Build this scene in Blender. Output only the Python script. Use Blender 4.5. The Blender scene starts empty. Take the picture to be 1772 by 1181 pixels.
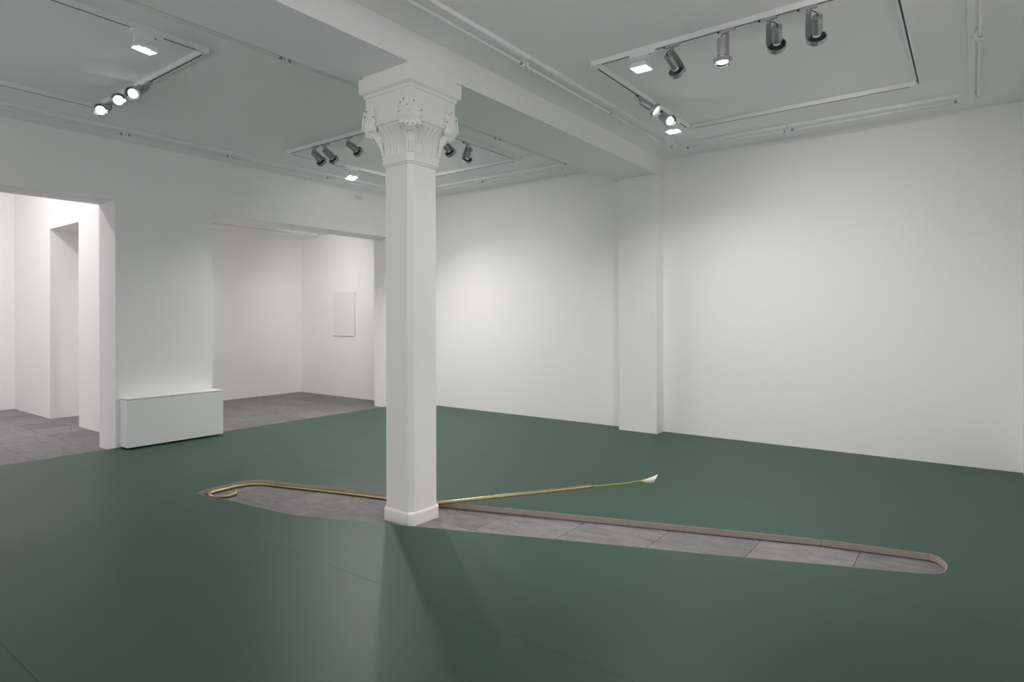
import bpy, bmesh, math, random
from mathutils import Vector, Matrix
from mathutils.geometry import delaunay_2d_cdt
random.seed(7)
D = bpy.data
SC = bpy.context.scene
COL = SC.collection

# ------------------------------------------------------------------ camera, world, exposure
F_PX, IMG_W, IMG_H, HORIZON = 1064.8, 1772.0, 1181.0, 550.07
cam_data = D.cameras.new('camera')
cam = D.objects.new('camera', cam_data)
COL.objects.link(cam)
cam_data.sensor_fit = 'HORIZONTAL'
cam_data.sensor_width = 36.0
cam_data.lens = 36.0 * F_PX / IMG_W
cam_data.shift_y = -(IMG_H / 2 - HORIZON) / IMG_W
cam_data.clip_start = 0.05
cam.matrix_world = (Matrix.Translation((0, 0, 1.5)) @ Matrix.Rotation(math.radians(36.81), 4, 'Z')
                    @ Matrix.Rotation(math.radians(90), 4, 'X') @ Matrix.Rotation(math.radians(-0.125), 4, 'Z'))
SC.camera = cam
# lamp powers in watts, by the track and the direction the lamps point; g and gs are added fill lamps, w the sky behind the added window
PW = dict(a=43., ab=105., c=3., d=20., e=55., fr=16., fl=3., fm=35., r1=67., r2s=108., r2f=17., g=6., gs=185., w=2.2)
world = D.worlds.new('world'); SC.world = world
world.use_nodes = True
world.node_tree.nodes['Background'].inputs[0].default_value = (1.0, 0.98, 1.0, 1)   # even sky that fills the room through the added window
world.node_tree.nodes['Background'].inputs[1].default_value = PW['w']
vs = SC.view_settings
vs.view_transform = 'Standard'; vs.look = 'None'; vs.gamma = 1.0; vs.use_curve_mapping = False
vs.exposure = 0.0
SC.cycles.max_bounces = 16; SC.cycles.diffuse_bounces = 12; SC.cycles.glossy_bounces = 6

# ------------------------------------------------------------------ materials
def mat(name, col, rough=0.6, metal=0.0, spec=0.5, emit=None, noise=None, bump=None, rand=0.0, trans=0.0):
    m = D.materials.new(name); m.use_nodes = True
    nt = m.node_tree; b = nt.nodes['Principled BSDF']
    b.inputs['Base Color'].default_value = (*col, 1)
    b.inputs['Roughness'].default_value = rough
    b.inputs['Metallic'].default_value = metal
    b.inputs['Specular IOR Level'].default_value = spec
    if trans: b.inputs['Transmission Weight'].default_value = trans
    if emit:
        b.inputs['Emission Color'].default_value = (*emit[0], 1)
        b.inputs['Emission Strength'].default_value = emit[1]
    src = None
    if noise or bump or rand:
        tc = nt.nodes.new('ShaderNodeTexCoord')
        geo = nt.nodes.new('ShaderNodeNewGeometry')
    if noise:                                    # (scale, amount, stretch)
        mp = nt.nodes.new('ShaderNodeMapping'); mp.inputs['Scale'].default_value = noise[2] if len(noise) > 2 else (1, 1, 1)
        nt.links.new(geo.outputs['Position'], mp.inputs[0])
        n = nt.nodes.new('ShaderNodeTexNoise'); n.inputs['Scale'].default_value = noise[0]
        n.inputs['Detail'].default_value = 6; n.inputs['Roughness'].default_value = 0.6
        nt.links.new(mp.outputs[0], n.inputs['Vector'])
        mx = nt.nodes.new('ShaderNodeMix'); mx.data_type = 'RGBA'
        a = noise[1]
        mx.inputs[6].default_value = (*[c * (1 - a) for c in col], 1)
        mx.inputs[7].default_value = (*[min(1, c * (1 + a)) for c in col], 1)
        nt.links.new(n.outputs['Fac'], mx.inputs[0])
        src = mx.outputs[2]
    if rand:
        oi = nt.nodes.new('ShaderNodeObjectInfo')
        mr = nt.nodes.new('ShaderNodeMapRange'); mr.inputs[3].default_value = 1 - rand; mr.inputs[4].default_value = 1 + rand
        nt.links.new(oi.outputs['Random'], mr.inputs[0])
        mv = nt.nodes.new('ShaderNodeVectorMath'); mv.operation = 'SCALE'
        if src: nt.links.new(src, mv.inputs[0])
        else: mv.inputs[0].default_value = col
        nt.links.new(mr.outputs[0], mv.inputs['Scale'])
        src = mv.outputs[0]
    if src: nt.links.new(src, b.inputs['Base Color'])
    if bump:
        n2 = nt.nodes.new('ShaderNodeTexNoise'); n2.inputs['Scale'].default_value = bump[0]; n2.inputs['Detail'].default_value = 4
        nt.links.new(geo.outputs['Position'], n2.inputs['Vector'])
        bp = nt.nodes.new('ShaderNodeBump'); bp.inputs['Strength'].default_value = bump[1]; bp.inputs['Distance'].default_value = bump[2]
        nt.links.new(n2.outputs['Fac'], bp.inputs['Height']); nt.links.new(bp.outputs[0], b.inputs['Normal'])
    return m

M = {}
M['wall'] = mat('white_wall_paint', (0.90, 0.895, 0.892), 0.75, spec=0.25, noise=(1.3, 0.012), bump=(9, 0.06, 0.02))
M['ceiling'] = mat('white_ceiling_paint', (0.89, 0.885, 0.885), 0.8, spec=0.2, noise=(0.9, 0.02), bump=(7, 0.05, 0.02))
M['plaster'] = mat('white_column_paint', (0.89, 0.885, 0.87), 0.6, spec=0.3, bump=(14, 0.08, 0.01))
M['enamel'] = mat('white_enamel', (0.86, 0.86, 0.855), 0.4, spec=0.4)
M['lino'] = mat('green_linoleum', (0.0185, 0.062, 0.038), 0.44, spec=0.40, noise=(2.2, 0.10), bump=(260, 0.10, 0.003))
M['ply'] = mat('plywood_edge', (0.40, 0.345, 0.30), 0.7, spec=0.2, noise=(14, 0.28, (1, 1, 9)))
M['deck'] = mat('plywood_deck', (0.35, 0.29, 0.22), 0.8, spec=0.1)
M['tile'] = mat('grey_stone_tile', (0.205, 0.195, 0.198), 0.6, spec=0.3, noise=(9, 0.50, (1, 1.6, 1)), bump=(60, 0.15, 0.004), rand=0.13)
M['grout'] = mat('dark_grout', (0.10, 0.097, 0.095), 0.9, spec=0.1)
M['brass'] = mat('satin_brass', (0.58, 0.50, 0.26), 0.24, metal=1.0, noise=(5, 0.08))
M['hollow'] = mat('pipe_inside', (0.03, 0.025, 0.015), 0.6)
M['stem'] = mat('green_stem', (0.30, 0.40, 0.04), 0.45)
M['spathe'] = mat('cream_petal', (0.82, 0.80, 0.66), 0.45)
M['spadix'] = mat('yellow_spadix', (0.75, 0.55, 0.08), 0.6)
M['silver'] = mat('silver_metal', (0.48, 0.48, 0.48), 0.40, metal=0.8, noise=(30, 0.06))
M['chrome'] = mat('chrome', (0.75, 0.75, 0.75), 0.15, metal=1.0)
M['black'] = mat('black_plastic', (0.015, 0.015, 0.016), 0.5)
M['slot'] = mat('dark_track_slot', (0.03, 0.03, 0.032), 0.6)
M['neck'] = mat('white_lamp_neck', (0.85, 0.85, 0.84), 0.35)
M['lens'] = mat('lit_lamp_lens', (0.9, 0.9, 0.9), 0.4, emit=((1.0, 0.98, 0.97), 9.0))
M['glass'] = mat('lit_flood_glass', (0.9, 0.9, 0.9), 0.4, emit=((1.0, 0.985, 0.97), 14.0))
M['tube'] = mat('unlit_glass_tube', (0.80, 0.81, 0.80), 0.18, spec=0.6)
M['clip'] = mat('grey_lamp_holder', (0.55, 0.55, 0.54), 0.5)
M['capmetal'] = mat('tube_end_cap', (0.35, 0.35, 0.34), 0.35, metal=0.8)
M['canvas'] = mat('white_canvas', (0.84, 0.835, 0.84), 0.8, spec=0.1)
pn = D.materials.new('added_window_glass'); pn.use_nodes = True; M['added_pane'] = pn
pnt = pn.node_tree; pnt.nodes.remove(pnt.nodes['Principled BSDF'])
mixn = pnt.nodes.new('ShaderNodeMixShader'); trn = pnt.nodes.new('ShaderNodeBsdfTransparent'); gln = pnt.nodes.new('ShaderNodeBsdfGlossy')
gln.inputs['Roughness'].default_value = .02; mixn.inputs[0].default_value = .06
pnt.links.new(trn.outputs[0], mixn.inputs[1]); pnt.links.new(gln.outputs[0], mixn.inputs[2]); pnt.links.new(mixn.outputs[0], pnt.nodes['Material Output'].inputs[0])
M['leafhole'] = mat('dark_hole', (0.05, 0.05, 0.045), 0.8)

# ------------------------------------------------------------------ mesh helpers
class MB:
    def __init__(s): s.v = []; s.f = []
    def add(s, vs_, fs):
        o = len(s.v); s.v += [tuple(v) for v in vs_]; s.f += [tuple(i + o for i in f) for f in fs]; return s
    def box(s, x0, x1, y0, y1, z0, z1):
        vs_ = [(x, y, z) for z in (z0, z1) for y in (y0, y1) for x in (x0, x1)]
        return s.add(vs_, [(0, 2, 3, 1), (4, 5, 7, 6), (0, 1, 5, 4), (2, 6, 7, 3), (0, 4, 6, 2), (1, 3, 7, 5)])
    def obox(s, c, ax, ay, az):                 # oriented box, half-axis vectors
        c, ax, ay, az = map(Vector, (c, ax, ay, az))
        vs_ = [c + sx * ax + sy * ay + sz * az for sz in (-1, 1) for sy in (-1, 1) for sx in (-1, 1)]
        return s.add(vs_, [(0, 2, 3, 1), (4, 5, 7, 6), (0, 1, 5, 4), (2, 6, 7, 3), (0, 4, 6, 2), (1, 3, 7, 5)])
    def lathe(s, base, axis, prof, n=24, caps=True):   # prof: (distance along axis, radius)
        base = Vector(base); w = Vector(axis).normalized()
        u = w.cross(Vector((0, 0, 1)) if abs(w.z) < 0.9 else Vector((1, 0, 0))).normalized(); v = w.cross(u)
        vs_ = []; fs = []
        for t, r in prof:
            for k in range(n):
                a = 2 * math.pi * k / n
                vs_.append(base + w * t + (u * math.cos(a) + v * math.sin(a)) * r)
        m = len(prof)
        for i in range(m - 1):
            for k in range(n):
                k2 = (k + 1) % n
                fs.append((i * n + k, i * n + k2, (i + 1) * n + k2, (i + 1) * n + k))
        if caps:
            fs.append(tuple(range(n - 1, -1, -1))); fs.append(tuple((m - 1) * n + k for k in range(n)))
        return s.add(vs_, fs)
    def tube(s, path, rad, n=10, caps=True):
        P = [Vector(p) for p in path]; m = len(P)
        rads = rad if isinstance(rad, (list, tuple)) else [rad] * m
        tang = [(P[min(i + 1, m - 1)] - P[max(i - 1, 0)]).normalized() for i in range(m)]
        ref = Vector((0, 0, 1)) if abs(tang[0].z) < 0.9 else Vector((1, 0, 0))
        u = tang[0].cross(ref).normalized(); vs_ = []
        for i in range(m):
            u = (u - tang[i] * u.dot(tang[i])).normalized(); v = tang[i].cross(u)
            for k in range(n):
                a = 2 * math.pi * k / n
                vs_.append(P[i] + (u * math.cos(a) + v * math.sin(a)) * rads[i])
        fs = []
        for i in range(m - 1):
            for k in range(n):
                k2 = (k + 1) % n
                fs.append((i * n + k, i * n + k2, (i + 1) * n + k2, (i + 1) * n + k))
        if caps:
            fs.append(tuple(range(n - 1, -1, -1))); fs.append(tuple((m - 1) * n + k for k in range(n)))
        return s.add(vs_, fs)
    def ellipsoid(s, c, ax, ay, az, n=12, m=8):
        c, ax, ay, az = map(Vector, (c, ax, ay, az)); vs_ = []; fs = []
        for i in range(m + 1):
            th = math.pi * i / m
            for k in range(n):
                a = 2 * math.pi * k / n
                vs_.append(c + ax * math.sin(th) * math.cos(a) + ay * math.sin(th) * math.sin(a) + az * math.cos(th))
        for i in range(m):
            for k in range(n):
                k2 = (k + 1) % n
                fs.append((i * n + k, (i + 1) * n + k, (i + 1) * n + k2, i * n + k2))
        return s.add(vs_, fs)
    def loft_square(s, cx, cy, prof):            # prof: (z, half width, chamfer)
        vs_ = []; fs = []
        for z, h, c in prof:
            for x, y in ((h - c, -h), (h, -h + c), (h, h - c), (h - c, h), (-h + c, h), (-h, h - c), (-h, -h + c), (-h + c, -h)):
                vs_.append((cx + x, cy + y, z))
        m = len(prof)
        for i in range(m - 1):
            for k in range(8):
                k2 = (k + 1) % 8
                fs.append((i * 8 + k, i * 8 + k2, (i + 1) * 8 + k2, (i + 1) * 8 + k))
        fs.append(tuple(range(7, -1, -1))); fs.append(tuple((m - 1) * 8 + k for k in range(8)))
        return s.add(vs_, fs)
    def build(s, name, material, parent=None, smooth=False, bevel=0.0, off=None):
        me = D.meshes.new(name)
        vs_ = s.v
        if off is not None: vs_ = [(a - off[0], b - off[1], c - off[2]) for a, b, c in vs_]
        me.from_pydata(vs_, [], s.f)
        bm = bmesh.new(); bm.from_mesh(me)
        bmesh.ops.remove_doubles(bm, verts=bm.verts, dist=1e-6)
        bmesh.ops.recalc_face_normals(bm, faces=bm.faces)
        if smooth:
            for f in bm.faces: f.smooth = True
            for e in bm.edges:
                if len(e.link_faces) == 2 and e.calc_face_angle(0) > math.radians(40): e.smooth = False
        bm.to_mesh(me); bm.free()
        me.materials.append(M[material])
        o = D.objects.new(name, me); COL.objects.link(o)
        if parent is not None: o.parent = parent
        if bevel:
            b = o.modifiers.new('bevel', 'BEVEL'); b.width = bevel; b.segments = 2; b.limit_method = 'ANGLE'
        return o

def tag(o, label, cat, group=None):
    o['label'] = label; o['category'] = cat
    if group: o['group'] = group
    return o
def thing(name, label, cat, loc, group=None):
    o = D.objects.new(name, None); COL.objects.link(o); o.location = loc; o.empty_display_size = 0.1
    return tag(o, label, cat, group)
def struct(o): o['kind'] = 'structure'; return o
def catmull(P, n=6):
    P = [Vector(p) for p in P]; out = []
    for i in range(len(P) - 1):
        p0, p1, p2, p3 = P[max(i - 1, 0)], P[i], P[i + 1], P[min(i + 2, len(P) - 1)]
        for k in range(n):
            t = k / n
            out.append(0.5 * ((2 * p1) + (p2 - p0) * t + (2 * p0 - 5 * p1 + 4 * p2 - p3) * t * t + (3 * p1 - p0 - 3 * p2 + p3) * t ** 3))
    out.append(P[-1]); return out

# ------------------------------------------------------------------ dimensions of the place
XL, XR, YB, YF = -7.94, 0.385, 7.655, -2.5     # main room: left, right, back, front wall faces
XLB = -8.41                                     # rear face of the left wall
ZC, T = 3.57, -0.048                            # ceiling, tile level (green floor is 0)
ZB = 3.344                                      # underside of the beam
LINT = 2.87                                     # lintel height
O1 = (0.2, 2.951); O2 = (4.083, 7.20)           # the two openings in the left wall
Y2 = 7.69                                       # back wall of the rear side room
XW1, XW2 = -13.15, -11.29                       # far walls of the side rooms
YW = 3.335                                      # partition wall in the front side room
DX0, DX1 = -11.41, -10.24                       # doorway in that partition
ZC1, ZC2 = 5.00, 3.18

struct(MB().box(XL, XR + .1, YB, YB + .12, T - .01, ZC).build('wall_back', 'wall'))
struct(MB().box(XR, XR + .12, YF, YB, T - .01, ZC).build('wall_right', 'wall'))
WX0, WX1, WZ0, WZ1 = -7.3, -.25, .12, 2.1       # window added behind the camera to let in fill light
w = MB(); w.box(XL - .5, WX0, YF - .3, YF, T - .01, ZC); w.box(WX1, XR + .12, YF - .3, YF, T - .01, ZC)
w.box(WX0, WX1, YF - .3, YF, T - .01, WZ0); w.box(WX0, WX1, YF - .3, YF, WZ1, ZC)
struct(w.build('wall_front', 'wall'))
win = D.objects.new('added_window_1', None); COL.objects.link(win); win['kind'] = 'structure'
w = MB()
for x in [WX0 + (WX1 - WX0) * k / 4 for k in range(5)]: w.box(x - .03, x + .03, YF - .2, YF - .14, WZ0, WZ1)
w.box(WX0, WX1, YF - .2, YF - .14, WZ0, WZ0 + .05); w.box(WX0, WX1, YF - .2, YF - .14, WZ1 - .05, WZ1)
w.build('added_window_frame', 'enamel', win)
for k in range(4):
    MB().box(WX0 + (WX1 - WX0) * k / 4 + .03, WX0 + (WX1 - WX0) * (k + 1) / 4 - .03, YF - .174, YF - .168, WZ0 + .05, WZ1 - .05).build('added_pane', 'added_pane', win)
portal_data = D.lights.new('added_window_portal', 'AREA'); portal_data.shape = 'RECTANGLE'; portal_data.size = WX1 - WX0; portal_data.size_y = WZ1 - WZ0
portal_data.cycles.is_portal = True
portal = D.objects.new('added_window_portal', portal_data); COL.objects.link(portal)
portal.location = ((WX0 + WX1) / 2, YF - .25, (WZ0 + WZ1) / 2); portal.rotation_euler = (math.radians(90), 0, 0)
w = MB()
w.box(XLB, XL, YF, O1[0], T - .01, ZC)
w.box(XLB, XL, O1[0], O1[1], LINT, ZC)
w.box(XLB, XL, O1[1], O2[0], T - .01, ZC)
w.box(XLB, XL, O2[0], O2[1], LINT, ZC)
w.box(XLB, XL, O2[1], Y2 + .1, T - .01, ZC)
struct(w.build('wall_left', 'wall'))
struct(MB().box(XLB, XR + .12, YF - .12, YB + .12, ZC, ZC + .1).build('ceiling', 'ceiling'))
struct(MB().box(-3.885, -3.235, YF, YB, ZB, ZC).build('ceiling_beam', 'ceiling'))
struct(MB().box(-3.785, -3.247, 7.437, YB, 0, ZB).build('wall_pilaster', 'wall'))
# front side room
struct(MB().box(XW1 - .1, XW1, YF, YW + .1, T - .01, ZC1).build('wall_side_room_far', 'wall'))
w = MB()
w.box(XW1, DX0, YW, YW + .95, T - .01, ZC1)
w.box(DX1, XLB, YW, YW + .75, T - .01, ZC1)
w.box(DX0, DX1, YW, YW + .95, 2.885, ZC1)
w.box(DX0, DX1, YW + .95, YW + 1.05, T - .01, ZC1)
struct(w.build('wall_side_room_partition', 'wall'))
struct(MB().box(XW1 - .1, XLB, YF - .1, YF, T - .01, ZC1).build('wall_side_room_front', 'wall'))
struct(MB().box(XW1 - .1, XLB, YF - .1, YW + .1, ZC1, ZC1 + .1).build('ceiling_side_room', 'ceiling'))
# rear side room
struct(MB().box(XW2 - .1, XW2, YW + 1.05, Y2 + .1, T - .01, ZC2).build('wall_rear_room_far', 'wall'))
struct(MB().box(XW2 - .1, XLB, Y2, Y2 + .1, T - .01, ZC2).build('wall_rear_room_back', 'wall'))
struct(MB().box(XW2 - .1, XLB, YW + .75, Y2 + .1, ZC2, ZC2 + .1).build('ceiling_rear_room', 'ceiling'))

# ------------------------------------------------------------------ tiled ground floor, tile by tile
tf = struct(MB().box(XW1 - .1, XR + .12, YF - .1, Y2 + .1, T - .1, T - .008).build('floor_tiled', 'grout'))
OUT = [(-5.338,2.621),(-5.383,2.682),(-5.392,2.828),(-5.392,3.010),(-5.349,3.118),(-5.266,3.192),(-5.124,3.238),(-4.984,3.280),(-4.443,3.449),(-4.056,3.554),(-3.487,3.673),(-3.222,3.760),(-2.041,4.163),(-1.643,4.298),(-1.455,4.359),(-0.823,4.574),(-0.218,4.704),(-0.176,4.684),(-0.149,4.636),(-0.128,4.581),(-0.122,4.539),(-0.123,4.476),(-0.133,4.416),(-0.152,4.372),(-0.185,4.340),(-0.256,4.303),(-0.421,4.233),(-0.635,4.153),(-1.126,3.948),(-1.294,3.879),(-1.461,3.815),(-2.252,3.510),(-2.814,3.282),(-3.120,3.157),(-3.449,3.022),(-4.096,2.771),(-4.200,2.742),(-4.317,2.727),(-4.507,2.706),(-4.708,2.681),(-4.940,2.655),(-5.116,2.628),(-5.208,2.612),(-5.290,2.606)]
def inside(p, poly):
    c = False; j = len(poly) - 1
    for i in range(len(poly)):
        (xi, yi), (xj, yj) = poly[i], poly[j]
        if (yi > p[1]) != (yj > p[1]) and p[0] < (xj - xi) * (p[1] - yi) / (yj - yi) + xi: c = not c
        j = i
    return c
SX, SY, G = 0.581, 0.578, 0.0018
regions = [(XW1, -7.9, 0.0, YW), (DX0, DX1, YW, YW + .95), (XW2, XLB, YW + 1.05, Y2), (XLB, -7.9, O2[0], O2[1]), (XLB, -7.9, O1[0], O1[1])]
tile_mesh = {}
def add_tile(x0, x1, y0, y1):
    key = (round(x1 - x0, 3), round(y1 - y0, 3))
    if key not in tile_mesh:
        b = MB().box(0, x1 - x0, 0, y1 - y0, -.008, 0)
        o = b.build('floor_tile', 'tile', tf); tile_mesh[key] = o.data
    else:
        o = D.objects.new('floor_tile', tile_mesh[key]); COL.objects.link(o); o.parent = tf
    o.location = (x0, y0, T)
for kx in range(-2, 23):
    for ky in range(-4, 11):
        x1 = -0.595 - SX * kx - G; x0 = -0.595 - SX * (kx + 1) + G
        y0 = 2.26 + SY * ky + G; y1 = 2.26 + SY * (ky + 1) - G
        hit = any(inside((x0 + (x1 - x0) * i / 5, y0 + (y1 - y0) * j / 5), OUT) for i in range(6) for j in range(6))
        if hit: add_tile(x0, x1, y0, y1); continue
        for (a, b, c, d) in (regions[0], regions[1], regions[2]):
            # trim to the room, keeping the strip in the openings with the room that owns it
            bb = -7.9 if b in (XLB,) else b
            xa, xb, ya, yb = max(x0, a), min(x1, bb), max(y0, c), min(y1, d)
            if xb - xa > .03 and yb - ya > .03: add_tile(xa, xb, ya, yb)

# ------------------------------------------------------------------ green raised floor: deck, linoleum sheets, plywood edge boards
seams = [YF, -0.61, 0.86, 2.325, 3.795, 5.265, 6.735, YB]
gfloor = D.objects.new('floor', None); COL.objects.link(gfloor); gfloor['kind'] = 'structure'
def cut_slab(y0, y1, z0, z1, name, material, gap=0.0, grow=0.0):
    y0 += gap; y1 -= gap
    P = [Vector(p) for p in [(XL, y0), (XR, y0), (XR, y1), (XL, y1)]]
    E = [(0, 1), (1, 2), (2, 3), (3, 0)]
    n0 = len(P); poly = OUT
    P += [Vector(p) for p in poly]; E += [(n0 + i, n0 + (i + 1) % len(poly)) for i in range(len(poly))]
    r = delaunay_2d_cdt(P, E, [], 0, 1e-6)
    vs2, fs2 = r[0], r[2]
    keep = []
    for f in fs2:
        c = sum((vs2[i] for i in f), Vector((0, 0))) / len(f)
        if y0 < c.y < y1 and XL < c.x < XR and not inside(c, poly): keep.append(f)
    b = MB(); n = len(vs2)
    b.v = [(v.x, v.y, z1) for v in vs2] + [(v.x, v.y, z0) for v in vs2]
    cnt = {}
    for f in keep:
        b.f.append(tuple(f)); b.f.append(tuple(i + n for i in reversed(f)))
        for i in range(len(f)):
            e = (f[i], f[(i + 1) % len(f)]); cnt[e] = 1
    for (i, j) in list(cnt):
        if (j, i) not in cnt: b.f.append((i, i + n, j + n, j))
    me_o = b.build(name, material, gfloor)
    bm = bmesh.new(); bm.from_mesh(me_o.data)
    bmesh.ops.delete(bm, geom=[v for v in bm.verts if not v.link_faces], context='VERTS'); bm.to_mesh(me_o.data); bm.free()
    return me_o
for i in range(len(seams) - 1):
    cut_slab(seams[i], seams[i + 1], -.003, 0, 'linoleum_sheet', 'lino', gap=0.0007)
cut_slab(YF, YB, T + .006, -.0032, 'plywood_deck', 'deck')
# edge boards along the outline of the cut-out
joints = [0, 6, 11, 12, 15, 16, 20, 25, 30, 34, 38, 44]
for a, b_ in zip(joints[:-1], joints[1:]):
    pts = [Vector((*OUT[i % len(OUT)], 0)) for i in range(a, b_ + 1)]
    pts[0] = pts[0] + (pts[1] - pts[0]).normalized() * .0015; pts[-1] = pts[-1] + (pts[-2] - pts[-1]).normalized() * .0015
    m = MB(); vs_ = []; N = len(pts)
    for i in range(N):
        t = (pts[min(i + 1, N - 1)] - pts[max(i - 1, 0)]).normalized()
        nrm = Vector((t.y, -t.x, 0))             # towards the inside of the hole
        for off_, z in ((0.0015, -.001), (.006, -.0015), (.006, T + .005), (0.0015, T + .005)):
            q = pts[i] + nrm * off_; vs_.append((q.x, q.y, z))
    fs = [(i * 4 + k, i * 4 + (k + 1) % 4, (i + 1) * 4 + (k + 1) % 4, (i + 1) * 4 + k) for i in range(N - 1) for k in range(4)]
    fs += [(0, 1, 2, 3), tuple((N - 1) * 4 + k for k in (3, 2, 1, 0))]
    m.add(vs_, fs).build('plywood_edge_board', 'ply', gfloor)

# ------------------------------------------------------------------ column
CX, CY = -3.482, 3.349
col = thing('column', 'white square column with carved leaf capital standing in the floor cut-out under the beam', 'column', (CX, CY, T))
cl = (CX, CY, T)
MB().loft_square(CX, CY, [(T, .161, .03), (.035, .161, .03), (.043, .158, .03), (.05, .152, .03)]).build('plinth', 'plaster', col, off=cl)
MB().loft_square(CX, CY, [(.05, .151, .033), (2.655, .151, .033)]).build('shaft', 'plaster', col, off=cl)
MB().loft_square(CX, CY, [(2.65, .154, .033), (2.654, .160, .034), (2.664, .161, .034), (2.667, .168, .036), (2.728, .170, .036), (2.737, .164, .036)]).build('necking_ring', 'plaster', col, off=cl)
bell = [(2.735, .156, .034), (2.79, .159, .036), (2.84, .166, .04), (2.88, .178, .045), (2.905, .192, .05), (2.925, .210, .055), (2.938, .226, .06), (2.953, .230, .06)]
MB().loft_square(CX, CY, bell).build('bell', 'plaster', col, off=cl, smooth=True)
for ang in range(4):
    ca, sa = math.cos(ang * math.pi / 2), math.sin(ang * math.pi / 2)
    for u in (-.62, -.31, 0, .31, .62):
        pth = []
        for z, h, c in bell[:7]:
            lx, ly = u * (h - c), -h - .001
            pth.append((CX + lx * ca - ly * sa, CY + lx * sa + ly * ca, z))
        MB().tube(pth, [.007, .008, .009, .0095, .010, .010, .006], n=8).build('rib', 'plaster', col, off=cl, smooth=True)
MB().loft_square(CX, CY, [(2.951, .236, .004), (2.953, .241, .004), (3.178, .243, .004)]).build('block', 'plaster', col, off=cl)
MB().loft_square(CX, CY, [(3.172, .244, .003), (3.174, .252, .003), (3.180, .253, .003), (3.184, .250, .003), (3.196, .254, .003), (3.202, .262, .003), (3.205, .268, .003)]).build('moulding', 'plaster', col, off=cl)
MB().loft_square(CX, CY, [(3.203, .266, .004), (3.207, .272, .004), (3.214, .277, .004), (3.224, .279, .004), (3.316, .280, .004), (3.3165, .254, .004), (ZB - .001, .254, .004)]).build('abacus', 'plaster', col, off=cl)
for ang in range(4):
    Rm = Matrix.Rotation(ang * math.pi / 2, 4, 'Z')
    def W(x, y, z): v = Rm @ Vector((x, y, 0)); return Vector((CX + v.x, CY + v.y, z))
    def Wd(x, y, z): v = Rm @ Vector((x, y, z)); return v
    q = .70711
    m = MB()
    dg = (q, -q)                                  # outward diagonal of this corner
    def at(dist, side, z): return W(dg[0] * dist + q * side, dg[1] * dist + q * side, z)
    def lobe(dist, side, z, rd, rs, rz):
        m.ellipsoid(at(dist, side, z), Wd(dg[0] * rd, dg[1] * rd, 0), Wd(q * rs, q * rs, 0), (0, 0, rz), 12, 8)
    # low relief leaf wrapped round the corner of the block
    NA, NB = 28, 22; vs2 = []; fs2 = []
    for j in range(NB + 1):
        b = j / NB                                 # 0 at the top, 1 at the curled lower end
        z = 3.098 - .190 * b
        wd = .088 * (0.62 + .38 * math.sin(math.pi * min(1, .18 + .62 * b))) * (1 + .07 * math.cos(7 * math.pi * b))
        for i in range(NA + 1):
            a = -1 + 2 * i / NA
            sd = a * wd
            rel = max(0.0, 1 - abs(a) ** 3.2) ** .6
            th = (.012 + .022 * b ** 1.5) * rel + .0045 * math.cos(5 * math.pi * a) * rel * (.4 + .6 * b) + .004 * rel * math.cos(9 * math.pi * b)
            if b < .08: th *= b / .08
            if b > .85: th *= math.sqrt(max(0, 1 - ((b - .85) / .15) ** 2)) * .55 + .45
            hb = .241 if z > 2.951 else .241 - .02 * ((2.951 - z) / .045)
            # distance along the diagonal: rounded corner of the block plus the relief
            dist = hb * 1.41421 - math.sqrt(sd * sd + .020 ** 2) + .012 + th
            vs2.append(at(dist, sd, z))
    for j in range(NB):
        for i in range(NA):
            k = j * (NA + 1) + i; fs2.append((k, k + 1, k + NA + 2, k + NA + 1))
    m.add(vs2, fs2)
    for sgn in (-1, 1):
        lobe(.318, .026 * sgn, 2.912, .030, .024, .020)
        lobe(.296, .062 * sgn, 2.925, .024, .022, .020)
        m.tube([at(.352, .012 * sgn, 3.07), at(.361, .012 * sgn, 3.00), at(.368, .014 * sgn, 2.93)], [.004, .006, .005], n=8)
    lobe(.275, 0, 2.905, .055, .045, .030); lobe(.240, 0, 2.872, .034, .032, .028); lobe(.228, 0, 2.835, .022, .032, .035)
    lobe(.318, 0, 2.900, .030, .030, .024)         # curled tip
    lobe(.292, 0, 2.884, .030, .034, .020)
    for sgn in (-1, 0, 1):                         # stalks running down the chamfer
        pth = [at(.300, .034 * sgn, 2.90), at(.268, .030 * sgn, 2.875), at(.240, .026 * sgn, 2.835), at(.221, .022 * sgn, 2.79), at(.2105, .020 * sgn, 2.74)]
        m.tube(catmull(pth, 4), .010, n=8)
    lf = m.build('corner_leaf', 'plaster', col, off=cl, smooth=True)
    h = MB()
    for (dd, ss, zz) in ((.356, .016, 3.035), (.356, -.020, 3.035), (.300, -.070, 3.065), (.285, -.082, 3.005), (.285, .082, 3.02), (.318, -.046, 3.088), (.338, .030, 3.072), (.306, -.070, 2.928), (.350, .020, 2.906), (.350, -.014, 2.902)):
        h.ellipsoid(at(dd - .006, ss, zz), (.004, 0, 0), (0, .004, 0), (0, 0, .005), 8, 6)
    h.build('drill_holes', 'leafhole', lf)
    lf.children[0].location = (-cl[0], -cl[1], -cl[2])

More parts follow.
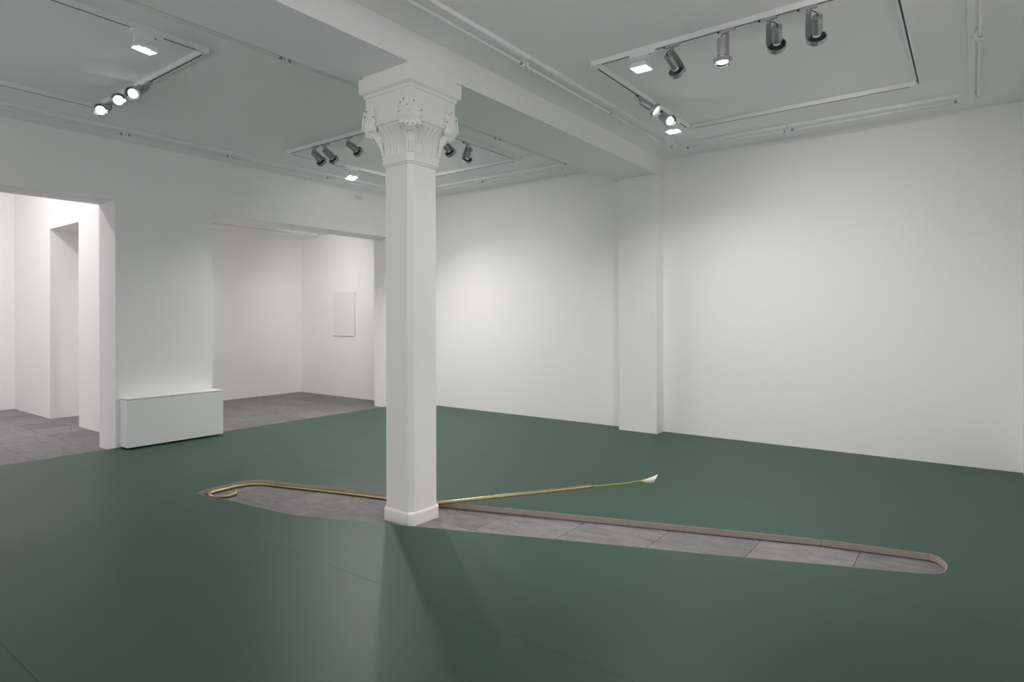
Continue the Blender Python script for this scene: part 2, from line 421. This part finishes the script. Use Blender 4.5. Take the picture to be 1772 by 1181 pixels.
# ------------------------------------------------------------------ radiator cover
RX, RY0, RY1, RZ0, RZ1 = -7.715, 2.985, 4.108, .018, .562
rc = thing('radiator_cover', 'white box radiator cover on the pier between the two openings', 'radiator cover', (XL, (RY0 + RY1) / 2, 0))
ro = tuple(rc.location)
MB().box(RX - .018, RX, RY0, RY1, RZ0, RZ1).build('front_panel', 'enamel', rc, off=ro, bevel=.0015)
MB().box(XL + .028, RX - .019, RY0, RY0 + .016, RZ0, RZ1).build('side_panel', 'enamel', rc, off=ro, bevel=.0015)
MB().box(XL + .028, RX - .019, RY1 - .016, RY1, RZ0, RZ1).build('side_panel', 'enamel', rc, off=ro, bevel=.0015)
MB().box(XL + .012, RX - .006, RY0 + .001, RY1 - .001, RZ1 + .005, RZ1 + .019).build('top_panel', 'enamel', rc, off=ro, bevel=.004)
MB().box(XL + .001, XL + .027, RY0 + .006, RY1 - .006, RZ0 + .01, RZ1 + .004).build('back_frame', 'enamel', rc, off=ro)
for yy in (RY0 + .12, RY1 - .12):
    MB().box(XL + .05, RX - .06, yy - .02, yy + .02, 0, RZ0 + .02).build('foot', 'black', rc, off=ro)

# ------------------------------------------------------------------ canvas in the rear room
cv = thing('blank_canvas', 'blank white canvas hanging on the rear side room wall', 'canvas', (-9.855, Y2, 1.15))
co = tuple(cv.location)
MB().box(-10.182, -9.527, Y2 - .025, Y2 - .011, 1.150, 2.012).build('canvas_face', 'canvas', cv, off=co, bevel=.002)
MB().box(-10.165, -9.544, Y2 - .011, Y2 - .003, 1.167, 1.995).build('stretcher', 'ply', cv, off=co)

# ------------------------------------------------------------------ brass pipe and calla lily
PR = .0138; PZ = T + PR + .0005
def inset(i, d):
    t = (Vector(OUT[i + 1]) - Vector(OUT[i - 1])).normalized(); n = Vector((t.y, -t.x)); p = Vector(OUT[i]) + n * d
    return (p.x, p.y, PZ)
path = [(-5.245,2.905,PZ),(-5.190,2.880,PZ),(-5.150,2.835,PZ),(-5.145,2.780,PZ),(-5.180,2.725,PZ),(-5.235,2.694,PZ),(-5.300,2.695,PZ),(-5.348,2.735,PZ)]
path += [inset(i, .026) for i in (2, 3, 4, 5, 6, 7, 8, 9)]
path = path[:8] + [tuple(p) for p in path[8:]]
cp = catmull(path, 6)
rise0 = Vector((-3.600, 3.612, PZ)); end = Vector((-2.287, 4.052, .234))
bend = [cp[-1], Vector(rise0) + Vector((-.02, -.007, 0)), rise0 + (end - rise0) * .02 + Vector((0, 0, .001)), rise0 + (end - rise0) * .06, end]
pp = cp[:-1] + catmull(bend[:4], 4) + [end]
MBp = MB().tube(pp, PR, n=16, caps=False)
dirp = (end - rise0).normalized()
MBp.lathe(end, dirp, [(0, PR), (0, PR - .0018), (-.08, PR - .0018)], 16, caps=False)
pipe = MBp.build('brass_pipe', 'brass', None, smooth=True)
tag(pipe, 'long hooked brass pipe lying along the floor cut-out and rising towards the flower', 'pipe')
lily = thing('calla_lily', 'white calla lily with green stem sticking out of the brass pipe', 'flower', tuple(end))
lo = tuple(end)
fl0 = Vector((-1.961, 4.163, .300)); tip = Vector((-1.822, 4.210, .358))
st = catmull([end - dirp * .07, end + dirp * .002, (-2.215, 4.0765, .2445), (-2.141, 4.102, .258), (-2.060, 4.129, .273), (-2.012, 4.145, .285), tuple(fl0)], 6)
MB().tube(st, [.0052 if i < len(st) - 7 else .0046 for i in range(len(st))], n=10).build('stem', 'stem', lily, off=lo, smooth=True)
ax = Vector((.925, .313, .12)).normalized()
upv = (Vector((0, 0, 1)) - ax * ax.z).normalized(); sdv = ax.cross(upv)
NS, NU = 24, 12; vs_ = []; fs = []
for layer in (0, 1):
    for j in range(NU + 1):
        u = j / NU
        for k in range(NS):
            a = 2 * math.pi * k / NS
            c = math.cos(a)                                    # +1 at the pointed upper lip
            L = .126 + .018 * c
            flare = .0045 + .0245 * u ** (1.30 + .28 * c)
            flare *= (1.0 + .10 * max(0, c) ** 4 * u * u)
            if layer: flare = max(.002, flare - .0012)
            p = fl0 + ax * (L * u) + (upv * c + sdv * math.sin(a)) * flare + upv * (.0115 * u * u)
            vs_.append(p)
n1 = (NU + 1) * NS
for layer in (0, 1):
    for j in range(NU):
        for k in range(NS):
            k2 = (k + 1) % NS; o = layer * n1
            fs.append((o + j * NS + k, o + j * NS + k2, o + (j + 1) * NS + k2, o + (j + 1) * NS + k))
for k in range(NS):
    k2 = (k + 1) % NS; fs.append((NU * NS + k, NU * NS + k2, n1 + NU * NS + k2, n1 + NU * NS + k))
sp = MB().add(vs_, fs).build('spathe', 'spathe', lily, off=lo, smooth=True)
# petal colour runs from green at the stalk to cream at the lip
nt = M['spathe'].node_tree; bs = nt.nodes['Principled BSDF']
tcn = nt.nodes.new('ShaderNodeTexCoord'); dot = nt.nodes.new('ShaderNodeVectorMath'); dot.operation = 'DOT_PRODUCT'
dot.inputs[1].default_value = ax
nt.links.new(tcn.outputs['Object'], dot.inputs[0])
rmp = nt.nodes.new('ShaderNodeValToRGB'); mrn = nt.nodes.new('ShaderNodeMapRange')
d0 = (fl0 - end).dot(ax); mrn.inputs[1].default_value = d0; mrn.inputs[2].default_value = d0 + .1
nt.links.new(dot.outputs['Value'], mrn.inputs[0]); nt.links.new(mrn.outputs[0], rmp.inputs[0])
rmp.color_ramp.elements[0].color = (.20, .33, .03, 1); rmp.color_ramp.elements[0].position = .05
rmp.color_ramp.elements[1].color = (.84, .82, .70, 1); rmp.color_ramp.elements[1].position = .62
e = rmp.color_ramp.elements.new(.35); e.color = (.52, .58, .13, 1)
nt.links.new(rmp.outputs[0], bs.inputs['Base Color'])
bs.inputs['Subsurface Weight'].default_value = 0.15; bs.inputs['Subsurface Radius'].default_value = (.01, .01, .006)
MB().tube([fl0 + ax * .012, fl0 + ax * .04 + upv * .003, fl0 + ax * .085 + upv * .009], [.0035, .005, .0035], n=8).build('spadix', 'spadix', lily, off=lo, smooth=True)

# ------------------------------------------------------------------ light tracks (a rectangular frame in every bay)
RW, RH = .018, .040
def track(label, x0, x1, y0, y1, duct=None):
    t = thing('light_track', label, 'light track', ((x0 + x1) / 2, (y0 + y1) / 2, ZC), 'ceiling light tracks'); lo_ = tuple(t.location)
    def rail(ax_, a, b, c):
        m = MB(); s = MB()
        z0, z1 = ZC - RH, ZC - .0005
        parts = [(-RW, -.006, z0, z1), (.006, RW, z0, z1), (-.006, .006, ZC - .012, z1)]
        for p0, p1, za, zb in parts:
            if ax_ == 'x': m.box(a, b, c + p0, c + p1, za, zb)
            else: m.box(c + p0, c + p1, a, b, za, zb)
        if ax_ == 'x': s.box(a + .05, b - .05, c - .0058, c + .0058, z0 - .0006, ZC - .0125)
        else: s.box(c - .0058, c + .0058, a + .05, b - .05, z0 - .0006, ZC - .0125)
        r = m.build('rail', 'enamel', t, off=lo_)
        s.build('slot', 'slot', r, off=lo_)
    rail('x', x0 + RW, x1 - RW, y0); rail('x', x0 + RW, x1 - RW, y1)
    rail('y', y0 + RW, y1 - RW, x0); rail('y', y0 + RW, y1 - RW, x1)
    for x in (x0, x1):
        for y in (y0, y1):
            MB().box(x - RW, x + RW, y - RW, y + RW, ZC - RH, ZC - .0005).build('corner_connector', 'enamel', t, off=lo_)
    if duct: MB().box(*duct, ZC - .022, ZC - .0005).build('feed_duct', 'enamel', t, off=lo_)
XA, XB_ = -2.445, -.373
YA, YBk = 4.384, 6.455
XC, XD = -6.755, -4.69
track('white rectangular light track on the ceiling right of the beam', XA, XB_, YA, YBk)
track('white rectangular light track behind the column capital left of the beam', XC, XD, 4.433, 6.42, (XD + RW, -4.372, 6.40, 6.44))
track('white rectangular light track at the front left of the ceiling', XC, XD, .30, 2.365)

# ------------------------------------------------------------------ fluorescent tubes round the bays (unlit)
def tube_light(label, axis, a, b, c, out):
    # axis: 'x' or 'y' run from a to b; c = position of the tube, out = +1/-1 side on which the tube sits
    if axis == 'y': loc = (c, (a + b) / 2, ZC)
    else: loc = ((a + b) / 2, c, ZC)
    t = thing('fluorescent_batten', label, 'tube light', loc, 'unlit fluorescent tubes round the ceiling')
    def bx(u0, u1, v0, v1, z0, z1, nm, mt, sm=False, bev=0):
        m = MB()
        if axis == 'y': m.box(v0, v1, u0, u1, z0, z1)
        else: m.box(u0, u1, v0, v1, z0, z1)
        return m.build(nm, mt, t, off=loc, bevel=bev)
    i0, i1 = sorted((c - out * .030, c - out * .075))
    bx(a + .002, b - .002, i0, i1, ZC - .034, ZC - .0005, 'housing', 'enamel', bev=.002)
    zt = ZC - .052
    def P(u): return (c, u, zt) if axis == 'y' else (u, c, zt)
    axv = (0, 1, 0) if axis == 'y' else (1, 0, 0)
    L = b - a
    MB().lathe(P(a + .045), axv, [(0, .0125), (L - .09, .0125)], 14).build('glass_tube', 'tube', t, off=loc, smooth=True)
    for u0, sg in ((a + .020, 1), (b - .020, -1)):
        MB().lathe(P(u0), tuple(sg * k for k in axv), [(0, .0135), (.030, .0135)], 14).build('end_cap', 'capmetal', t, off=loc, smooth=True)
        j0, j1 = sorted((c + out * .014, c - out * .035))
        bx(u0 - .012 if sg > 0 else u0 - .004, u0 + .004 if sg > 0 else u0 + .012, j0, j1, zt - .018, ZC - .001, 'lamp_holder', 'enamel', bev=.002)
def run(lbl, axis, cuts, c, out, words):
    for i in range(len(cuts) - 1):
        tube_light(lbl % words[i], axis, cuts[i], cuts[i + 1], c, out)
run('unlit tube light along the right side of the beam, %s', 'y', [.98, 2.48, 3.98, 5.48, 7.0], -2.863, -1, ['first from the camera', 'second from the camera', 'third from the camera', 'farthest, ending at the back wall'])
run('unlit tube light above the right back wall, %s', 'x', [-2.742, -1.585, -.085], 7.12, 1, ['next to the pilaster', 'next to the right corner'])
run('unlit tube light along the right edge of the ceiling, %s', 'y', [2.56, 4.065, 5.575, 7.09], .049, 1, ['nearest the camera', 'middle one', 'nearest the back wall'])
run('unlit tube light along the left wall ceiling edge, %s', 'y', [1.35, 2.855, 4.05, 5.53, 7.03], -7.43, -1, ['at the left picture edge', 'above the pier with the radiator cover', 'above the rear opening', 'last before the back corner'])
run('unlit tube light along the left side of the beam, %s', 'y', [1.28, 2.78, 4.0, 5.45, 6.93], -4.29, 1, ['front one', 'in front of the capital', 'behind the capital', 'ending at the back wall'])
run('unlit tube light above the left back wall, %s', 'x', [-7.32, -5.85, -4.376], 7.06, 1, ['hidden partly by the column', 'next to the beam'])

# rear side room: one batten on its ceiling
rb = thing('ceiling_batten', 'white strip light on the ceiling of the rear side room behind the lintel', 'tube light', (-10.5, 6.0, ZC2)); rbo = tuple(rb.location)
MB().box(-10.53, -10.45, 4.9, 7.5, ZC2 - .03, ZC2 - .0005).build('housing', 'enamel', rb, off=rbo, bevel=.003)
MB().lathe((-10.49, 4.95, ZC2 - .045), (0, 1, 0), [(0, .013), (2.5, .013)], 12).build('glass_tube', 'tube', rb, off=rbo, smooth=True)

# ------------------------------------------------------------------ spotlights on the tracks
def add_spot_lamp(name, loc, d, watts, size_deg, blend, radius, parent_loc, parent):
    l = D.lights.new(name, 'SPOT'); l.energy = watts; l.spot_size = math.radians(size_deg); l.spot_blend = blend; l.shadow_soft_size = radius
    l.color = (1.0, .97, .975)
    o = D.objects.new(name, l); COL.objects.link(o)
    o.rotation_mode = 'QUATERNION'; o.rotation_quaternion = Vector(d).to_track_quat('-Z', 'Y')
    o.parent = parent; o.location = Vector(loc) - Vector(parent_loc)
    return o
def spotlight(label, ax, ay, axis, ring, side, watts=10, size=85, ztop=ZC, aim=None):
    A = Vector((ax, ay, ztop - RH)); t = thing('track_spotlight', label, 'spotlight', tuple(A), 'silver spotlights on the ceiling tracks'); lo_ = tuple(A)
    along = Vector((1, 0, 0)) if axis == 'x' else Vector((0, 1, 0)); cross = Vector((0, 1, 0)) if axis == 'x' else Vector((1, 0, 0))
    P = A + Vector((0, 0, -.045)); v = Vector(ring) - P
    d = v.normalized()
    for _ in range(4):
        s = d.cross(Vector((0, 0, 1))); s = (s.normalized() if s.length > .05 else along.copy()) * side
        d = (v - s * .052).normalized()
    s = d.cross(Vector((0, 0, 1))).normalized() * side
    n = d.cross(s).normalized()
    MB().obox(A + Vector((0, 0, -.009)), along * .052, cross * .015, (0, 0, .009)).build('track_adapter', 'silver', t, off=lo_, bevel=.003)
    MB().obox(A + along * -.058 + Vector((0, 0, -.006)), along * .010, cross * .008, (0, 0, .005)).build('adapter_latch', 'black', t, off=lo_)
    MB().lathe(A + Vector((0, 0, -.017)), (0, 0, -1), [(0, .011), (.030, .011)], 14).build('stem', 'silver', t, off=lo_, smooth=True)
    # flat bracket arm with a short bend, tapering to a pin at its lower end
    m = MB()
    m.obox(P + d * .020, d * .026, s * .016, n * .0016)
    pts = [(.040, .018), (.15, .018), (.205, .006), (.225, .003)]
    vs2 = []
    for tt, hw in pts:
        for sn in (-1, 1):
            for st_ in (-1, 1): vs2.append(P + d * tt + s * (hw * sn) + n * (.0016 * st_ + .006))
    fs2 = []
    for i in range(3):
        o = i * 4
        fs2 += [(o, o + 4, o + 6, o + 2), (o + 1, o + 3, o + 7, o + 5), (o, o + 1, o + 5, o + 4), (o + 2, o + 6, o + 7, o + 3)]
    fs2 += [(0, 2, 3, 1), (12, 13, 15, 14)]
    m.add(vs2, fs2).build('bracket', 'silver', t, off=lo_)
    MB().lathe(P + d * .190 - s * .012, s, [(0, .008), (.02, .008)], 10).build('pin', 'silver', t, off=lo_, smooth=True)
    B = P + s * .052
    MB().lathe(B, d, [(.032, .030), (.034, .033), (.145, .034), (.150, .032)], 24).build('body', 'silver', t, off=lo_, smooth=True)
    bulb = MB().lathe(B, d, [(.150, .020), (.160, .022), (.168, .027)], 20).build('bulb_neck', 'neck', t, off=lo_, smooth=True)
    MB().lathe(B, d, [(.168, .026), (.172, .040), (.182, .055), (.198, .057)], 24, caps=False).build('reflector', 'black', t, off=lo_, smooth=True)
    MB().lathe(B, d, [(.178, .058), (.178, .063), (.208, .063), (.208, .058), (.178, .058)], 28, caps=False).build('ring', 'silver', t, off=lo_, smooth=True)
    MB().lathe(B, d, [(.207, .0575), (.198, .038)], 28, caps=False).build('trim', 'chrome', t, off=lo_, smooth=True)
    MB().lathe(B, d, [(.196, .039), (.1995, .038)], 24).build('lens', 'lens', t, off=lo_, smooth=True)
    k0 = A + Vector((0, 0, -.03)) + n * -.004; k3 = B + d * .032
    kp = catmull([k0, k0 + s * .022 + Vector((0, 0, -.004)), k3 - d * .022, k3], 6)
    MB().tube(kp, .0032, n=8).build('cable', 'black', t, off=lo_, smooth=True)
    dd = d if aim is None else (Vector(aim) - (B + d * .21)).normalized()
    add_spot_lamp('lamp', B + d * .212, dd, watts, size, 1.0, .035, lo_, t)
    return t
spotlight('silver spotlight seen from behind, right next to the flood lamp on the right track', -1.786, YA, 'x', (-1.817, 4.570, 3.392), -1, aim=(-1.95, YB, .9), watts=PW['a'])
spotlight('lit silver spotlight facing the camera between two turned-away ones on the right track', -1.380, YA, 'x', (-1.410, 4.343, 3.281), 1, aim=(-2.7, 3.5, 0), size=46, watts=PW['ab'])
spotlight('silver spotlight hanging upright, second from the right end of the right track', -1.102, YA, 'x', (-1.097, 4.573, 3.395), 1, aim=(-1.4, YB, 1.6), watts=PW['a'])
spotlight('silver spotlight hanging upright, rightmost of all the lamps', -.855, YA, 'x', (-.840, 4.561, 3.372), 1, aim=(-.75, YB, 1.8), watts=PW['a'])
spotlight('lit silver spotlight on the side rail of the right track, nearer to the camera', XA, 5.242, 'y', (-2.277, 5.223, 3.360), 1, aim=(-1.6, 4.2, 0), size=46, watts=PW['ab'])
spotlight('lit silver spotlight on the side rail of the right track, above the far flood', XA, 5.787, 'y', (-2.320, 5.650, 3.385), 1, aim=(-0.8, 5.0, 0), size=52, watts=PW['ab'])
spotlight('lit silver spotlight at the front left, rightmost of the row of three', -5.668, 2.365, 'x', (-5.588, 2.209, 3.369), 1, aim=(-3.6, YF, 1.9), watts=PW['c'])
spotlight('lit silver spotlight at the front left, middle of the row of three', -6.150, 2.365, 'x', (-5.987, 2.253, 3.414), 1, aim=(-4.6, YF, 1.9), watts=PW['c'])
spotlight('lit silver spotlight at the front left, leftmost of the row of three', -6.457, 2.365, 'x', (-6.326, 2.233, 3.388), 1, aim=(-5.6, YF, 1.9), watts=PW['c'])
spotlight('silver spotlight seen from behind, leftmost of the three left of the capital', -6.224, 4.433, 'x', (-6.313, 4.599, 3.391), -1, aim=(-6.3, YB, 1.7), watts=PW['d'])
spotlight('silver spotlight tilted to the right, middle of the three left of the capital', -6.022, 4.433, 'x', (-6.079, 4.604, 3.377), -1, aim=(-6.0, YB, 1.9), watts=PW['d'])
spotlight('silver spotlight tilted to the right, nearest the capital on its left side', -5.603, 4.433, 'x', (-5.658, 4.621, 3.409), -1, aim=(-5.7, YB, 1.8), watts=PW['d'])
spotlight('silver spotlight right of the capital, half hidden by it', XD, 5.02, 'y', (-4.743, 5.189, 3.372), -1, aim=(-5.6, YB, 1.6), watts=PW['d'])
spotlight('silver spotlight right of the capital, with clear space on both sides', XD, 5.40, 'y', (-4.809, 5.530, 3.372), 1, aim=(-7.9, 6.6, 2.2), watts=PW['e'])

# ------------------------------------------------------------------ floodlights
def floodlight(label, ax, ay, axis, face, d, watts=30, spread=140, ztop=ZC):
    A = Vector((ax, ay, ztop - RH)); t = thing('track_floodlight', label, 'floodlight', tuple(A), 'flood lamps on the ceiling tracks'); lo_ = tuple(A)
    along = Vector((1, 0, 0)) if axis == 'x' else Vector((0, 1, 0)); cross = Vector((0, 1, 0)) if axis == 'x' else Vector((1, 0, 0))
    d = Vector(d).normalized(); Fc = Vector(face)
    u = (along - d * along.dot(d)).normalized(); v = d.cross(u)
    MB().obox(A + Vector((0, 0, -.012)), along * .105, cross * .020, (0, 0, .012)).build('gear_box', 'enamel', t, off=lo_, bevel=.004)
    MB().obox(A + along * .06 + Vector((0, 0, -.0245)), along * .006, cross * .006, (0, 0, .0015)).build('screw', 'black', t, off=lo_)
    MB().lathe(A + Vector((0, 0, -.024)), (0, 0, -1), [(0, .012), (.022, .012)], 14).build('swivel', 'enamel', t, off=lo_, smooth=True)
    for sgn in (-1, 1):
        c0 = A + Vector((0, 0, -.046)); c1 = Fc - d * .018 + u * (.070 * sgn)
        c01 = Vector((c1.x, c1.y, c0.z))
        m = MB(); m.obox((c0 + c01) / 2, (c01 - c0) / 2, cross * .010, (0, 0, .0015)); m.obox((c01 + c1) / 2, (c1 - c01) / 2, cross * .010, u * .0015)
        m.build('yoke_arm', 'enamel', t, off=lo_)
    # tapered housing open to the front
    q = []
    for dist, h in ((-.038, .046), (-.035, .050), (-.012, .062), (0, .064)):
        q.append([Fc + d * dist + u * (h * a) + v * (h * b) for a, b in ((-1, -1), (1, -1), (1, 1), (-1, 1))])
    vs2 = [p for r in q for p in r]; fs2 = []
    for i in range(3):
        for k in range(4):
            k2 = (k + 1) % 4; fs2.append((i * 4 + k, i * 4 + k2, (i + 1) * 4 + k2, (i + 1) * 4 + k))
    fs2.append((3, 2, 1, 0))
    MB().add(vs2, fs2).build('housing', 'enamel', t, off=lo_)
    MB().obox(Fc - d * .006, u * .061, v * .061, d * .002).build('front_glass', 'glass', t, off=lo_)
    for a, b in ((u, v), (-u, v), (v, u), (-v, u)):
        MB().obox(Fc + a * .0628 + d * .003, a * .0012, b * .064, d * .004).build('rim', 'enamel', t, off=lo_)
    l = D.lights.new('flood_lamp', 'AREA'); l.shape = 'SQUARE'; l.size = .118; l.energy = watts; l.spread = math.radians(spread); l.color = (1.0, .97, .97)
    o = D.objects.new('flood_lamp', l); COL.objects.link(o); o.rotation_mode = 'QUATERNION'; o.rotation_quaternion = d.to_track_quat('-Z', 'Y')
    o.parent = t; o.location = Fc + d * .002 - A
    return t
floodlight('lit square flood lamp at the near corner of the right track', -2.022, YA, 'x', (-2.022, 4.36, 3.405), (0, .03, -1), watts=PW['fr'])
floodlight('lit square flood lamp at the far corner of the right track, low beside two spotlights', XA, 6.05, 'y', (-2.445, 6.03, 3.405), (.03, .02, -1), watts=PW['fr'])
floodlight('lit square flood lamp on the front left track near its corner', XD, 1.945, 'y', (-4.69, 1.931, 3.405), (-.15, -.1, -1), watts=PW['fl'])
floodlight('lit flood lamp left of the column shaft, low on the far side of the track', XC, 5.383, 'y', (-6.747, 5.383, 3.405), (.2, -.08, -1), watts=PW['fm'])
floodlight('flood lamp on the far track hidden behind the column shaft', XC, 6.12, 'y', (-6.747, 6.12, 3.405), (.2, -.08, -1), watts=PW['fm'] * .8)
# track and lamps added unseen above the camera, to brighten column, beam and ceiling
track('added white light track on the ceiling above the camera', XA, XB_, .30, 2.365)
floodlight('added flood lamp on the track above the camera, at its right rear corner', -.9, 2.365, 'x', (-.9, 2.36, 3.405), (-.5, .25, -.8), watts=PW['g'])
floodlight('added flood lamp on the track above the camera, at its left side', XA, .9, 'y', (-2.445, .9, 3.405), (-.2, .4, -.9), watts=PW['g'])
spotlight('added spotlight above the camera turned to the right wall, front one', XA, 1.35, 'y', (-2.27, 1.38, 3.39), 1, aim=(XR, 1.9, 2.5), watts=PW['gs'])
spotlight('added spotlight above the camera turned to the right wall, rear one', XA, 1.9, 'y', (-2.27, 1.95, 3.39), 1, aim=(XR, 3.4, 2.5), watts=PW['gs'])
# side rooms: unseen lamps put in to light them
floodlight('unseen flood lamp lighting the front side room behind the left opening', -10.6, 1.3, 'x', (-10.6, 1.3, 4.82), (-.05, .2, -1), watts=PW['r1'], ztop=ZC1)
spotlight('unseen spotlight aimed at the blank canvas in the rear side room', -8.70, 5.45, 'x', (-8.76, 5.61, ZC2 - .19), 1, ztop=ZC2, aim=(-10.1, Y2, 1.95), watts=PW['r2s'])
floodlight('added flood lamp lighting the rear side room, out of sight above the lintel', -8.72, 4.9, 'x', (-8.72, 4.9, ZC2 - .17), (-.3, .1, -1), watts=PW['r2f'], ztop=ZC2)
